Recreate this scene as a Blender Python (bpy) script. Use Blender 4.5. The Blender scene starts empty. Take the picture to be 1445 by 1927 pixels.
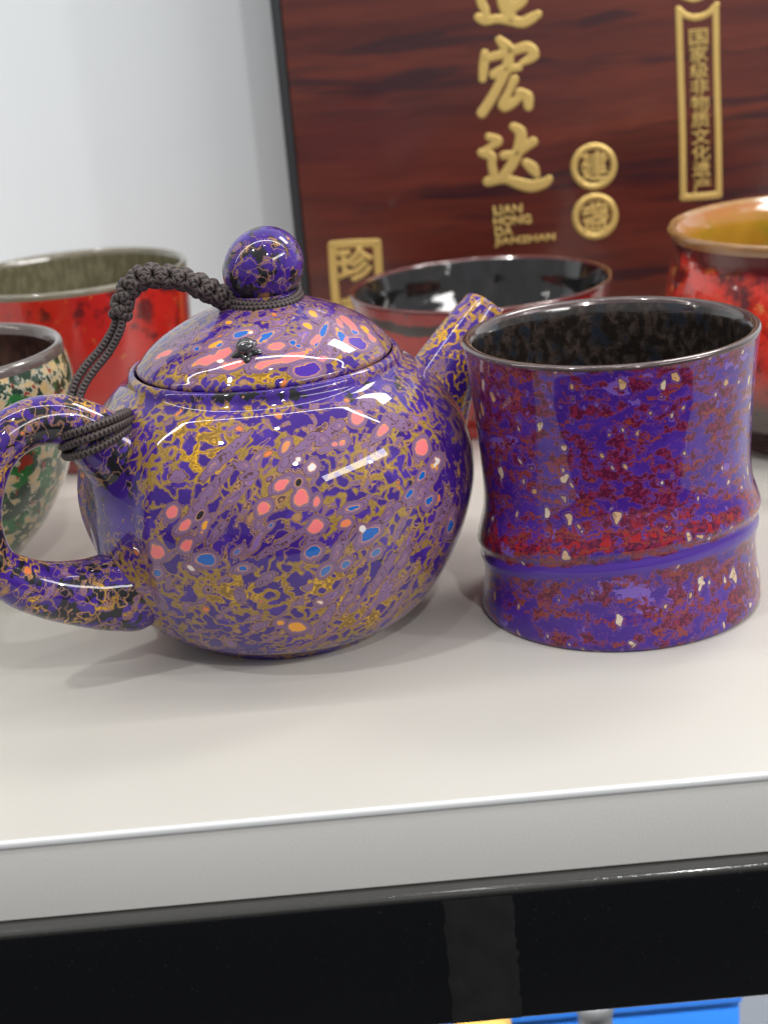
import bpy, math, random
import numpy as np
from mathutils import Vector, Matrix
from mathutils.bvhtree import BVHTree

# ------------------------------------------------------------------ camera, world, lamps
F = 3000.0; PITCH = math.radians(19.5); ROLL = math.radians(5.2); CAMH = .171
PW, PH = 1445, 1927
sc = bpy.context.scene
COL = sc.collection
cd = bpy.data.cameras.new("camera"); cam = bpy.data.objects.new("camera", cd); COL.objects.link(cam)
cd.sensor_fit = 'HORIZONTAL'; cd.sensor_width = 36; cd.lens = F / PW * 36
cd.clip_start = .01; cd.clip_end = 50
_f = Vector((0, math.cos(PITCH), -math.sin(PITCH))); _u = Vector((0, math.sin(PITCH), math.cos(PITCH))); _r = Vector((1, 0, 0))
_c, _s = math.cos(ROLL), math.sin(ROLL)
# image right in the world = right turned clockwise
R2 = _r * _c - _u * _s; U2 = _r * _s + _u * _c
cam.matrix_world = Matrix(((R2.x, U2.x, -_f.x, 0), (R2.y, U2.y, -_f.y, 0), (R2.z, U2.z, -_f.z, CAMH), (0, 0, 0, 1)))
cd.dof.use_dof = True; cd.dof.focus_distance = .392; cd.dof.aperture_fstop = cd.lens / 3.5
sc.camera = cam
CAM = Vector((0, 0, CAMH))

w = bpy.data.worlds.new("World"); sc.world = w; w.use_nodes = True
w.node_tree.nodes['Background'].inputs[0].default_value = (.86, .87, .89, 1)
w.node_tree.nodes['Background'].inputs[1].default_value = .42
sc.view_settings.view_transform = 'Standard'; sc.view_settings.look = 'None'
sc.view_settings.exposure = 0; sc.view_settings.gamma = 1

def area(name, loc, aim, sx, sy, power, col=(1, .97, .93), axis=(1, 0, 0)):
    l = bpy.data.lights.new(name, 'AREA'); l.shape = 'RECTANGLE'; l.size = sx; l.size_y = sy
    l.energy = power; l.color = col
    if name == 'downlight_or_added_fill': l.shape = 'DISK'
    o = bpy.data.objects.new(name, l); COL.objects.link(o); o.location = loc
    z = (Vector(loc) - Vector(aim)).normalized(); x = Vector(axis); x = (x - z * x.dot(z)).normalized(); y = z.cross(x)
    o.rotation_euler = Matrix((x, y, z)).transposed().to_euler()
    return o
# the shelf's own light strip, ceiling tube, panel and downlights of the shop, with added fill lamps
area("light_strip_or_added_fill", (-.25, .40, .41), (-.25, .412, .0), 1.3, .012, 1.35, (1, .97, .92))
area("light_strip_or_added_fill", (0, .42, -.075), (0, .46, -.4), 1.2, .012, 2.5, (.95, .97, 1))          # unseen lamp added under the shelf to brighten the lower one
area("ceiling_panel", (1.02, -.36, .78), (0, .40, .03), 1.1, .15, 8.0, (1, .98, .96), (.64, .77, .10))
area("shelf_spot", (.22, .54, .36), (0, .40, .05), .13, .06, .6, (1, .98, .95))
for k, (x, y, z) in enumerate([(.42, -1.0, 1.5), (1.6, -.4, 1.0), (-.8, -.3, 1.8), (.1, -.2, 2.1)]):  # the third, on the left, is added fill that lightens the wall
    area("downlight_or_added_fill", (x, y, z), (0, .4, 0), .08, .08, (7.5, 6.0, 8.5, 2.5)[k], (1, .99, .97))
sc.cycles.caustics_reflective = False; sc.cycles.caustics_refractive = False

# ------------------------------------------------------------------ helpers
def ray(px, py):
    du, dv = px - PW / 2, py - PH / 2
    return (_f * F + R2 * du - U2 * dv).normalized()
def aty(px, py, y):
    d = ray(px, py); return CAM + d * (y / d.y)
def atz(px, py, z):
    d = ray(px, py); return CAM + d * ((z - CAMH) / d.z)
def atpl(px, py, p, n):
    d = ray(px, py); return CAM + d * ((Vector(p) - CAM).dot(n) / d.dot(n))

def thing(name, label, cat, loc=(0, 0, 0), group=None):
    o = bpy.data.objects.new(name, None); COL.objects.link(o); o.location = loc
    o.empty_display_size = .02
    o['label'] = label; o['category'] = cat
    if group: o['group'] = group
    return o

def mesh_obj(name, verts, faces, mat, parent=None, uvs=None, smooth=True, label=None, attrs=None):
    me = bpy.data.meshes.new(name)
    off = parent.location if parent and parent.type == 'EMPTY' else (parent.get('_off', (0, 0, 0)) if parent else (0, 0, 0))
    off = Vector(off)
    me.from_pydata([tuple(Vector(v) - off) for v in verts], [], faces)
    if smooth: me.shade_smooth()
    if uvs is not None:
        ul = me.uv_layers.new(name="UVMap")
        ul.data.foreach_set('uv', np.asarray(uvs, dtype=np.float32).ravel())
    if attrs:
        for k, a in attrs.items():
            a = np.asarray(a, dtype=np.float32)
            if a.ndim == 1:
                at = me.attributes.new(k, 'FLOAT', 'POINT'); at.data.foreach_set('value', a)
            else:
                at = me.attributes.new(k, 'FLOAT_COLOR', 'POINT'); at.data.foreach_set('color', np.c_[a, np.ones(len(a))].astype(np.float32).ravel())
    me.materials.append(mat)
    o = bpy.data.objects.new(name, me); COL.objects.link(o)
    if parent: o.parent = parent
    if label: o['label'] = label
    return o

def grid(P, closed_u=True, closed_v=False, capA=False, capB=False, uscale=1, vscale=1):
    """P: rows(v) x cols(u) x 3.  returns verts, faces, loop uvs"""
    P = np.asarray(P, float); nv, nu = P.shape[:2]
    V = P.reshape(-1, 3); Fs = []; UV = []
    for j in range(nv if closed_v else nv - 1):
        j2 = (j + 1) % nv
        for i in range(nu if closed_u else nu - 1):
            i2 = (i + 1) % nu
            Fs.append((j * nu + i, j * nu + i2, j2 * nu + i2, j2 * nu + i))
            UV += [(i * uscale, j * vscale), ((i + 1) * uscale, j * vscale), ((i + 1) * uscale, (j + 1) * vscale), (i * uscale, (j + 1) * vscale)]
    if capA: Fs.append(tuple(range(nu))[::-1]); UV += [(0, 0)] * nu
    if capB: Fs.append(tuple((nv - 1) * nu + i for i in range(nu))); UV += [(0, 0)] * nu
    return V, Fs, UV

def cr(pts, n, closed=False):
    """Catmull-Rom through pts, resampled to n points evenly by arc length"""
    p = np.asarray(pts, float)
    if closed: q = np.vstack([p[-1], p, p[0], p[1]])
    else: q = np.vstack([2 * p[0] - p[1], p, 2 * p[-1] - p[-2]])
    out = []
    for i in range(1, len(q) - 2):
        t = np.linspace(0, 1, 24, endpoint=False)[:, None]
        a, b, c, d = q[i - 1], q[i], q[i + 1], q[i + 2]
        out.append(.5 * (2 * b + (c - a) * t + (2 * a - 5 * b + 4 * c - d) * t ** 2 + (3 * b - a - 3 * c + d) * t ** 3))
    out = np.vstack(out + ([] if closed else [p[-1:]]))
    if closed: out = np.vstack([out, out[:1]])
    s = np.r_[0, np.cumsum(np.linalg.norm(np.diff(out[:, :3], axis=0), axis=1))]
    t = np.linspace(0, s[-1], n + (1 if closed else 0))
    if closed: t = t[:-1]
    return np.stack([np.interp(t, s, out[:, k]) for k in range(out.shape[1])], 1)

def lathe(prof, cx, cy, nv, nu, mod=None):
    pr = cr(prof, nv)
    th = np.linspace(0, 2 * np.pi, nu, endpoint=False)
    P = np.zeros((nv, nu, 3))
    r = pr[:, 0][:, None] * np.ones(nu); z = pr[:, 1][:, None] * np.ones(nu)
    if mod: r, z = mod(r, z, th[None, :])
    P[..., 0] = cx + r * np.cos(th); P[..., 1] = cy + r * np.sin(th); P[..., 2] = z
    rm = pr[:, 0].max(); L = np.linalg.norm(np.diff(pr, axis=0), axis=1).sum()
    return P, 2 * np.pi * rm / nu, L / (nv - 1)

def tube(path, rad, nu=24, closed=False, squash=None):
    """path n x 3, rad n (or scalar): swept circle with parallel transport"""
    p = np.asarray(path, float); n = len(p)
    rad = np.ones(n) * rad if np.isscalar(rad) else np.asarray(rad)
    T = np.gradient(p, axis=0) if not closed else (np.roll(p, -1, 0) - np.roll(p, 1, 0))
    T /= np.linalg.norm(T, axis=1)[:, None]
    N = np.zeros_like(p); a = np.array([0, 0, 1.]) if abs(T[0][2]) < .9 else np.array([1., 0, 0])
    N[0] = np.cross(T[0], np.cross(a, T[0])); N[0] /= np.linalg.norm(N[0])
    for i in range(1, n):
        v = N[i - 1] - T[i] * (N[i - 1] @ T[i]); N[i] = v / np.linalg.norm(v)
    B = np.cross(T, N)
    th = np.linspace(0, 2 * np.pi, nu, endpoint=False)
    P = p[:, None] + rad[:, None, None] * (np.cos(th)[None, :, None] * N[:, None] + np.sin(th)[None, :, None] * B[:, None])
    return P

def rbox(name, lo, hi, mat, parent=None, bev=.0004, label=None):
    """box with bevelled edges"""
    import bmesh
    bm = bmesh.new(); bmesh.ops.create_cube(bm, size=1)
    lo, hi = Vector(lo), Vector(hi); off = Vector(parent.location) if parent else Vector()
    for v in bm.verts: v.co = Vector([lo[k] + (v.co[k] + .5) * (hi[k] - lo[k]) for k in range(3)]) - off
    bmesh.ops.bevel(bm, geom=bm.edges[:], offset=bev, segments=4, affect='EDGES', profile=.5)
    me = bpy.data.meshes.new(name); bm.to_mesh(me); bm.free()
    me.shade_smooth(); me.set_sharp_from_angle(angle=math.radians(35)) if hasattr(me, 'set_sharp_from_angle') else None
    me.materials.append(mat)
    o = bpy.data.objects.new(name, me); COL.objects.link(o); o.parent = parent
    if label: o['label'] = label
    return o

# ------------------------------------------------------------------ node helper
class NT:
    def __init__(s, name):
        s.m = bpy.data.materials.new(name); s.m.use_nodes = True; s.t = s.m.node_tree
        s.b = s.t.nodes['Principled BSDF']
    def put(s, sock, v):
        if v is None: return
        if isinstance(v, bpy.types.NodeSocket): s.t.links.new(v, sock)
        else:
            if isinstance(v, tuple) and len(v) == 3 and sock.type == 'RGBA': v = (*v, 1)
            sock.default_value = v
    def node(s, typ, props=None, **inp):
        n = s.t.nodes.new(typ)
        for k, v in (props or {}).items(): setattr(n, k, v)
        for k, v in inp.items(): s.put(n.inputs[k.replace('_', ' ')], v)
        return n
    def math(s, op, a, b=None, c=None, clamp=False):
        n = s.t.nodes.new('ShaderNodeMath'); n.operation = op; n.use_clamp = clamp
        s.put(n.inputs[0], a); s.put(n.inputs[1], b); s.put(n.inputs[2], c); return n.outputs[0]
    def vm(s, op, a, b=None, scale=None):
        n = s.t.nodes.new('ShaderNodeVectorMath'); n.operation = op
        s.put(n.inputs[0], a); s.put(n.inputs[1], b)
        if scale is not None: s.put(n.inputs['Scale'], scale)
        return n.outputs['Value'] if op in ('DOT_PRODUCT', 'LENGTH') else n.outputs[0]
    def noise(s, vec, scale, detail=2, rough=.5, dist=0, color=False):
        n = s.node('ShaderNodeTexNoise', Vector=vec, Scale=scale, Detail=detail, Roughness=rough, Distortion=dist)
        return n.outputs['Color'] if color else n.outputs['Fac']
    def mix(s, f, a, b):
        n = s.t.nodes.new('ShaderNodeMix'); n.data_type = 'RGBA'
        s.put(n.inputs[0], f); s.put(n.inputs[6], a); s.put(n.inputs[7], b); return n.outputs[2]
    def ramp(s, f, stops, interp='LINEAR'):
        n = s.t.nodes.new('ShaderNodeValToRGB'); n.color_ramp.interpolation = interp
        e = n.color_ramp.elements
        while len(e) > 1: e.remove(e[-1])
        e[0].position = stops[0][0]; e[0].color = tuple(stops[0][1]) + ((1,) if len(stops[0][1]) == 3 else ())
        for p, c in stops[1:]:
            x = e.new(p); x.color = tuple(c) + ((1,) if len(c) == 3 else ())
        s.put(n.inputs[0], f); return n.outputs['Color'], n.outputs['Alpha']
    def step(s, v, t, wdt=.01):
        return s.math('MULTIPLY_ADD', v, 1 / wdt, -t / wdt, clamp=True)
    def attr(s, name, col=False):
        n = s.node('ShaderNodeAttribute'); n.attribute_name = name
        return n.outputs['Color'] if col else n.outputs['Fac']
    def obj(s): return s.node('ShaderNodeTexCoord').outputs['Object']
    def uv(s): return s.node('ShaderNodeTexCoord').outputs['UV']
    def bump(s, h, dist, strength=1):
        n = s.node('ShaderNodeBump', Height=h, Distance=dist, Strength=strength); s.put(s.b.inputs['Normal'], n.outputs[0]); return n.outputs[0]
    def out(s, color, rough=.3, coat=0, coat_rough=.03, metal=0, spec=.5, ior=1.5):
        s.put(s.b.inputs['Base Color'], color); s.put(s.b.inputs['Roughness'], rough)
        s.put(s.b.inputs['Coat Weight'], coat); s.put(s.b.inputs['Coat Roughness'], coat_rough)
        s.put(s.b.inputs['Metallic'], metal); s.put(s.b.inputs['Specular IOR Level'], spec); s.put(s.b.inputs['IOR'], ior)
        return s.m

PURPLE = (.043, .012, .205); PURPLE2 = (.062, .022, .28); MAUVE = (.215, .118, .245); TAN = (.40, .21, .10); BROWN = (.10, .045, .05)
GOLD = (.78, .42, .014); GOLD2 = (.40, .22, .018); BLACK = (.012, .012, .016)

def lacquer_pot(name, gold=0., mauve=0., dark=0., blobs=False, seed=0., scale=1.):
    n = NT(name)
    P = n.vm('ADD', n.obj(), (seed, seed * .7, seed * .3))
    W = n.vm('SCALE', n.vm('SUBTRACT', n.noise(P, 330 * scale, 2, .5, color=True), (.5, .5, .5)), scale=.0017 / scale)
    W2 = n.vm('SCALE', n.vm('SUBTRACT', n.noise(P, 110 * scale, 1, .5, color=True), (.5, .5, .5)), scale=.005 / scale)
    P1 = n.vm('ADD', n.vm('ADD', P, W), W2)
    a = math.radians(46); d1 = (math.cos(a), .1, math.sin(a)); d2 = (-math.sin(a), 0, math.cos(a))
    def strv(k):
        return n.node('ShaderNodeCombineXYZ', X=n.math('MULTIPLY', n.vm('DOT_PRODUCT', P1, d1), k), Y=n.vm('DOT_PRODUCT', P1, d2), Z=n.vm('DOT_PRODUCT', P1, (0, 1, 0))).outputs[0]
    # purple ground with faint paler clouds
    base = n.mix(n.step(n.noise(P1, 90 * scale, 2), .52, .06), PURPLE, PURPLE2)
    if dark > 0:
        dk = n.step(n.math('ADD', n.noise(P1, 170 * scale, 3, .65), n.math('MULTIPLY', n.noise(P, 45 * scale, 1), .35)), .76 - dark * .2, .03) if not blobs else n.step(n.math('MULTIPLY_ADD', n.attr('dark'), .22, n.noise(P1, 170 * scale, 3, .65)), .69, .03)
        base = n.mix(dk, base, BLACK)
    # gold leaf: a lacy network of ribbons, each edged with fine contour lines
    gn = n.noise(n.vm('ADD', P, n.vm('SCALE', n.vm('SUBTRACT', n.noise(P, 420 * scale, 1, .5, color=True), (.5, .5, .5)), scale=.0018 / scale)), 265 * scale, 1.6, .42)
    low = n.noise(P, 52 * scale, 1)
    gw = n.math('MULTIPLY_ADD', low, .16, -.040 + gold)
    if blobs: gw = n.math('MULTIPLY_ADD', n.attr('gold'), .055, gw)
    g = n.math('SUBTRACT', gw, n.math('ABSOLUTE', n.math('SUBTRACT', gn, .49)))
    mott = n.noise(P, 1100 * scale, 2, .6)
    gfill = n.mix(n.step(n.math('ADD', mott, n.math('MULTIPLY', n.noise(P, 130, 1), .9)), .82, .25), GOLD2, GOLD)
    if blobs: gfill = n.mix(n.step(n.attr('gold'), .35, .6), n.mix(mott, (.20, .115, .025), (.46, .30, .07)), gfill)
    gfill = n.mix(n.step(g, .045, .02), gfill, n.mix(mott, (.10, .05, .01), GOLD2))
    line = lambda f_, a_, b_: n.math('MULTIPLY', n.step(f_, a_, .003), n.math('SUBTRACT', 1, n.step(f_, b_, .003)))
    col = n.mix(line(g, -.022, -.012), base, (.27, .14, .14))
    col = n.mix(n.step(g, 0, .003), col, TAN)
    col = n.mix(n.step(g, .009, .003), col, BROWN)
    col = n.mix(n.step(g, .015, .004), col, gfill)
    # mauve streaks with contour lines
    m = n.noise(strv(.24), 340 * scale, 1.0, .5)
    m2 = n.math('ADD', m, mauve)
    if blobs: m2 = n.math('MULTIPLY_ADD', n.attr('mauve'), .15, m2)
    mc, ma = n.ramp(m2, [(0, (*TAN, 0)), (.535, (*TAN, 1)), (.548, (*PURPLE, 1)), (.565, (*TAN, 1)), (.583, (*BROWN, 1)), (.598, (*TAN, 1)), (.61, (*MAUVE, 1)), (.645, (*BROWN, 1)), (.655, (*MAUVE, 1)), (.69, (.42, .22, .20, 1)), (.70, (.22, .12, .38, 1)), (.75, (*BROWN, 1)), (.76, (*MAUVE, 1))], 'CONSTANT')
    col = n.mix(n.math('MULTIPLY', n.step(m2, .535, .006), n.math('SUBTRACT', 1, n.step(m2, .548, .006))), col, TAN)
    col = n.mix(n.step(m2, .565, .008), col, mc)
    # small ringed eyes
    v = n.node('ShaderNodeTexVoronoi', {'feature': 'F1'}, Vector=strv(.6), Scale=240 * scale, Randomness=1)
    dist = v.outputs['Distance']; rnd = n.node('ShaderNodeSeparateColor', Color=v.outputs['Color']).outputs
    e = n.math('SUBTRACT', n.math('MULTIPLY', rnd[0], .34), dist)
    e = n.math('ADD', e, n.math('MULTIPLY', n.noise(P1, 700, 1), .12))
    ec = n.mix(n.step(rnd[1], .80, .01), n.mix(n.step(rnd[2], .6, .01), MAUVE, TAN), (.75, .20, .06))
    col = n.mix(n.step(e, .09, .01), col, TAN)
    col = n.mix(n.step(e, .125, .01), col, BROWN)
    col = n.mix(n.step(e, .150, .01), col, ec)
    if blobs:
        b = n.math('ADD', n.attr('blob'), n.math('MULTIPLY_ADD', n.noise(P1, 300, 2.5), .5, -.25))
        bc, ba = n.ramp(b, [(0, (*TAN, 1)), (.165, (*TAN, 1)), (.19, (*BROWN, 1)), (.22, (*MAUVE, 1)), (.31, (*BROWN, 1)), (.33, (*MAUVE, 1)), (.40, (.36, .19, .2, 1)), (.42, (*MAUVE, 1)), (.465, (.75, .33, .05, 1)), (.5, (1, 1, 1, 1))], 'CONSTANT')
        bc = n.mix(n.step(b, .49, .01), bc, n.attr('blobcol', True))
        col = n.mix(n.step(b, .165, .01), col, bc)
    n.bump(n.noise(P, 75, 1), .0010, .35)
    s_ = n.out(col, .38, 1.0, .02, 0, .12); n.b.inputs['Coat IOR'].default_value = 1.45; return s_

def lacquer_cup():
    n = NT("purple_cup_lacquer")
    uv = n.uv(); P = n.obj(); hh = n.attr('ridge')      # height above the tilted ring, in metres
    W = n.vm('SCALE', n.vm('SUBTRACT', n.noise(P, 420, 3, .6, color=True), (.5, .5, .5)), scale=.004)
    U = n.vm('ADD', uv, W)
    def st(k): return n.vm('MULTIPLY', U, (k, 1, 1))
    col = n.mix(n.step(n.noise(st(.6), 120, 2), .5, .1), (.050, .011, .225), (.064, .018, .28))
    # lavender islands
    l = n.noise(st(.5), 105, 2, .5)
    lc, _ = n.ramp(l, [(0, (.17, .09, .42, 1)), (.70, (.40, .15, .12, 1)), (.715, (.16, .03, .03, 1))], 'CONSTANT')
    col = n.mix(n.step(l, .635, .008), col, lc)
    # maroon clouds, denser by the rim, the left side and under the ring
    rimm = n.step(hh, .030, .02); band = n.math('SUBTRACT', 1, n.math('ABSOLUTE', n.math('MULTIPLY_ADD', hh, 130, -.62)), clamp=True)
    mfield = n.math('ADD', n.noise(st(.7), 300, 4, .62), n.math('MULTIPLY_ADD', n.noise(P, 42, 2), .42, -.21))
    mfield = n.math('ADD', mfield, n.math('ADD', n.math('MULTIPLY', rimm, .05), n.math('MULTIPLY', band, .10)))
    mcol = n.mix(n.step(n.noise(U, 800, 2), .5, .08), (.085, .004, .034), (.20, .012, .055))
    mcol = n.mix(n.math('MULTIPLY', band, n.step(n.noise(U, 480, 3), .50, .08)), mcol, (.36, .010, .016))
    col = n.mix(n.math('MULTIPLY', n.step(mfield, .480, .006), n.math('SUBTRACT', 1, n.step(mfield, .495, .006))), col, (.16, .045, .22))
    col = n.mix(n.step(mfield, .520, .008), col, (.22, .045, .11))
    col = n.mix(n.step(mfield, .538, .008), col, mcol)
    # rust flecks drawn out round the cup
    f = n.math('ADD', n.noise(st(.28), 330, 3, .6), n.math('MULTIPLY_ADD', n.noise(P, 55, 1), .35, -.17))
    fm = n.math('SUBTRACT', 1, n.math('ABSOLUTE', n.math('MULTIPLY_ADD', f, 14, -8.6)), clamp=True)
    col = n.mix(n.step(fm, .6, .1), col, (.24, .038, .024))
    # cream shells with a dark ring round each
    Us = n.vm('ADD', uv, n.vm('SCALE', n.vm('SUBTRACT', n.noise(P, 300, 1, .5, color=True), (.5, .5, .5)), scale=.0034))
    v = n.node('ShaderNodeTexVoronoi', {'feature': 'F1'}, Vector=n.vm('MULTIPLY', Us, (1.25, .85, 1)), Scale=250, Randomness=1)
    dist = v.outputs['Distance']; rnd = n.node('ShaderNodeSeparateColor', Color=v.outputs['Color']).outputs
    dens = n.math('MULTIPLY_ADD', n.noise(P, 50, 1), .5, -.25)
    rr = n.math('ADD', n.math('MULTIPLY_ADD', rnd[0], .80, -.32), dens)
    rr = n.math('MINIMUM', rr, n.math('MULTIPLY_ADD', rnd[2], .22, .16))
    e = n.math('SUBTRACT', rr, dist)
    ec = n.mix(rnd[1], (.55, .30, .12), (.66, .56, .46))
    ec = n.mix(n.step(n.noise(U, 900, 2), .56, .1), ec, (.30, .17, .10))
    gate = n.step(rr, .12, .02)
    col = n.mix(n.math('MULTIPLY', gate, n.step(e, -.12, .03)), col, (.16, .08, .36))
    col = n.mix(n.math('MULTIPLY', gate, n.step(e, -.075, .03)), col, (.09, .02, .12))
    col = n.mix(n.math('MULTIPLY', gate, n.step(e, 0, .05)), col, ec)
    # plain purple groove at the ring
    gr = n.math('SUBTRACT', 1.35, n.math('ABSOLUTE', n.math('MULTIPLY_ADD', hh, 430, 1.0)), clamp=True)
    col = n.mix(n.step(n.math('ADD', gr, n.noise(U, 260, 2)), .95, .25), col, (.072, .025, .29))
    n.bump(n.noise(P, 90, 1), .0004, .2)
    s_ = n.out(col, .38, 1.0, .025, 0, .12); n.b.inputs['Coat IOR'].default_value = 1.45; return s_

def simple(name, col, rough=.4, coat=0, metal=0, bumps=None, vary=0, vscale=200):
    n = NT(name); c = col
    if vary:
        c = n.mix(n.noise(n.obj(), vscale, 3, .6), tuple(x * (1 - vary) for x in col), tuple(min(1, x * (1 + vary)) for x in col))
    if bumps: n.bump(n.noise(n.obj(), bumps[0], 3), bumps[1], bumps[2])
    return n.out(c, rough, coat, .03, metal)

def dark_glaze(name, *a, zs=.35, **k): return _dark_glaze(name, zs, *a, **k)
def _dark_glaze(name, zs, c1=(.018, .013, .012), c2=(.07, .045, .035), c3=(.02, .03, .045), scale=120, rough=.12):
    n = NT(name); P = n.vm('MULTIPLY', n.obj(), (1, 1, zs))
    f = n.noise(P, scale, 4, .65)
    col = n.mix(n.step(f, .45, .2), c1, c2)
    col = n.mix(n.step(n.noise(P, scale * .5, 2), .56, .1), col, c3)
    n.bump(n.noise(n.obj(), 160, 2), .0008, .3)
    return n.out(col, rough, 1, .04)

def red_glaze(name, lo=.45):
    n = NT(name); P = n.obj()
    f = n.noise(P, 150, 4, .65); col = n.mix(n.noise(P, 90, 3), (.30, .006, .006), (.52, .02, .010))
    col = n.mix(n.step(f, .53, .08), col, (.11, .008, .008))
    col = n.mix(n.step(n.noise(P, 260, 3, .6), .66, .04), col, (.5, .15, .03))
    z = n.node('ShaderNodeSeparateXYZ', Vector=P).outputs[2]
    low = n.step(n.math('MULTIPLY_ADD', n.noise(P, 70, 2), -.02, n.math('MULTIPLY', z, -1)), -lo, .03)
    col = n.mix(low, col, n.mix(n.step(n.noise(P, 300, 3), .6, .05), (.16, .018, .018), (.24, .10, .05)))
    return n.out(col, .2, 1, .04)

# ------------------------------------------------------------------ SHELF, WALL
EDGE = .2962
n = NT("cream_laminate"); P = n.obj()
c = n.mix(n.noise(P, 14, 3), (.53, .51, .465), (.57, .55, .51))
rg = n.math('MULTIPLY_ADD', n.noise(P, 25, 4, .6), .10, .32)
n.bump(n.noise(P, 900, 2), .00006, .5); c = n.mix(n.step(n.noise(P, 2600, 1), .80, .02), c, (.33, .30, .26)); M_SHELF = n.out(c, rg, 0, .03, 0, .5)
n = NT("grey_lip_paint"); P = n.obj()
c = n.mix(n.noise(P, 20, 4), (.70, .69, .66), (.74, .735, .71)); n.bump(n.noise(P, 2500, 2), .00008, .6)
M_LIP = n.out(c, .35)
M_STRIP = simple("white_edge_plastic", (.80, .81, .82), .25, .3)
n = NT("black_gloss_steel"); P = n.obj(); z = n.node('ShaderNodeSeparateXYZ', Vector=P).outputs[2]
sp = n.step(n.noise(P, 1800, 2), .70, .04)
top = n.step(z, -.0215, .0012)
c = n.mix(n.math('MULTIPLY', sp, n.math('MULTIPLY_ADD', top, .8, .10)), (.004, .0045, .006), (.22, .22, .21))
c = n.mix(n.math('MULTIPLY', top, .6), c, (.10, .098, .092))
n.bump(n.math('ADD', n.noise(P, 700, 2), n.noise(n.vm('MULTIPLY', P, (1, 1, .2)), 90, 2)), .00012, .5); M_RAIL = n.out(c, .13, .6, .05)
n = NT("pale_wall_paint"); P = n.obj()
c = n.mix(n.noise(P, 6, 2), (.71, .75, .78), (.75, .79, .82)); n.bump(n.noise(P, 400, 2), .0001, .3); M_WALL = n.out(c, .5)

shelf = thing('display_shelf', 'cream laminate display shelf with grey lip and black steel rail', 'shelf')
rbox('shelf_board', (-.8, EDGE + .0012, -.0185), (.8, .69, 0), M_SHELF, shelf, .0002)
rbox('front_lip', (-.8, EDGE, -.019), (.8, EDGE + .0011, -.0014), M_LIP, shelf, .0001)
rbox('edge_strip', (-.8, EDGE - .0006, -.0016), (.8, EDGE + .0010, .0003), M_STRIP, shelf, .0007)
rbox('steel_rail', (-.8, EDGE - .0036, -.0536), (.8, EDGE + .02, -.0195), M_RAIL, shelf, .0011)
n = NT("painted_rail_reflection"); P = n.obj(); n.bump(n.noise(n.vm('MULTIPLY', P, (1.6, 1, .8)), 260, 4, .6), .0005, .5)  # added grey patch on the rail, a reflection put into its colour
M_REFLECTION = n.out(n.mix(n.noise(P, 160, 3), (.008, .008, .009), (.026, .026, .027)), .24, .4, .15)
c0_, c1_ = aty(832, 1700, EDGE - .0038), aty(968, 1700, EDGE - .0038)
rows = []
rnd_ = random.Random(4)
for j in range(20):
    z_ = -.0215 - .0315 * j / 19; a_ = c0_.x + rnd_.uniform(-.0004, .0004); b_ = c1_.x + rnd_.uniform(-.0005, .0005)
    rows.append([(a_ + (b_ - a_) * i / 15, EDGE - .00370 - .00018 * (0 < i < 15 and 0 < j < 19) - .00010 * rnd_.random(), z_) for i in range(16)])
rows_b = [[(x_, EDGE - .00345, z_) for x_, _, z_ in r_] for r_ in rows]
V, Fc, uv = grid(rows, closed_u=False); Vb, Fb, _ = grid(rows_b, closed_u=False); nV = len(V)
mesh_obj('reflection_patch', np.vstack([V, Vb]), Fc + [tuple(i + nV for i in f)[::-1] for f in Fb], M_REFLECTION, shelf, None)
wall = rbox('wall', (-1.2, .69, -.6), (1.2, .71, .9), M_WALL, None, .001); wall['kind'] = 'structure'
fl = rbox('floor', (-6, -6, -1.05), (6, .9, -1.0), simple('dark_floor_tile', (.035, .034, .033), .5, vary=.2, vscale=5), None, .001); fl['kind'] = 'structure'

# lower shelf and what shows under the rail
low = thing('lower_shelf', 'grey lower shelf dimly seen under the black rail', 'shelf')
rbox('shelf_board', (-.8, .30, -.42), (.8, .69, -.40), simple("grey_laminate", (.35, .34, .33), .4, vary=.1), low, .001)
ya = .47
pL, pR = aty(792, 1927, ya), aty(1392, 1870, ya)
blue = thing('blue_box', 'bright blue carton standing on the lower shelf below the rail', 'box', (0, ya, 0))
rbox('carton', (pL.x, ya, -.40), (pR.x, ya + .05, -.15), simple("blue_card", (.04, .26, .90), .35, .3, vary=.08, vscale=30), blue, .001)
rbox('lid_flap', (pL.x - .0005, ya - .0015, -.19), (pR.x + .0005, ya + .0515, -.148), simple("blue_card_lid", (.035, .24, .86), .35, .3), blue, .0006)
def jar(name, px, py, rad, mat, label, cat, y):
    c = aty(px, py, y); t = thing(name, label, cat, (c.x, y, -.40)); zt = c.z
    P, us, vs = lathe([(.0005, -.40), (rad * .9, -.3995), (rad, -.395), (rad, -.30), (rad * .95, zt - rad * 1.6), (rad * .6, zt - rad * 1.25)], c.x, y, 30, 32)
    V, Fc, uv = grid(P); mesh_obj('jar_body', V, Fc, mat, t, uv)
    P, us, vs = lathe([(rad * .66, zt - rad * 1.25), (rad * 1.0, zt - rad * 1.0), (rad * .98, zt - rad * .4), (rad * .6, zt - rad * .08), (.0003, zt)], c.x, y, 20, 32)
    V, Fc, uv = grid(P); mesh_obj('jar_cap', V, Fc, mat, t, uv)
jar('yellow_jar', 905, 1902, .0098, simple("yellow_glaze", (.50, .28, .05), .4, .1, vary=.2), 'yellow round-topped jar before the blue carton, under the rail', 'jar', .45)
jar('grey_jar', 1118, 1877, .0062, simple("grey_glaze", (.13, .13, .13), .4, .3, vary=.2), 'small dark grey round-topped jar before the blue carton', 'jar', .45)
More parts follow.
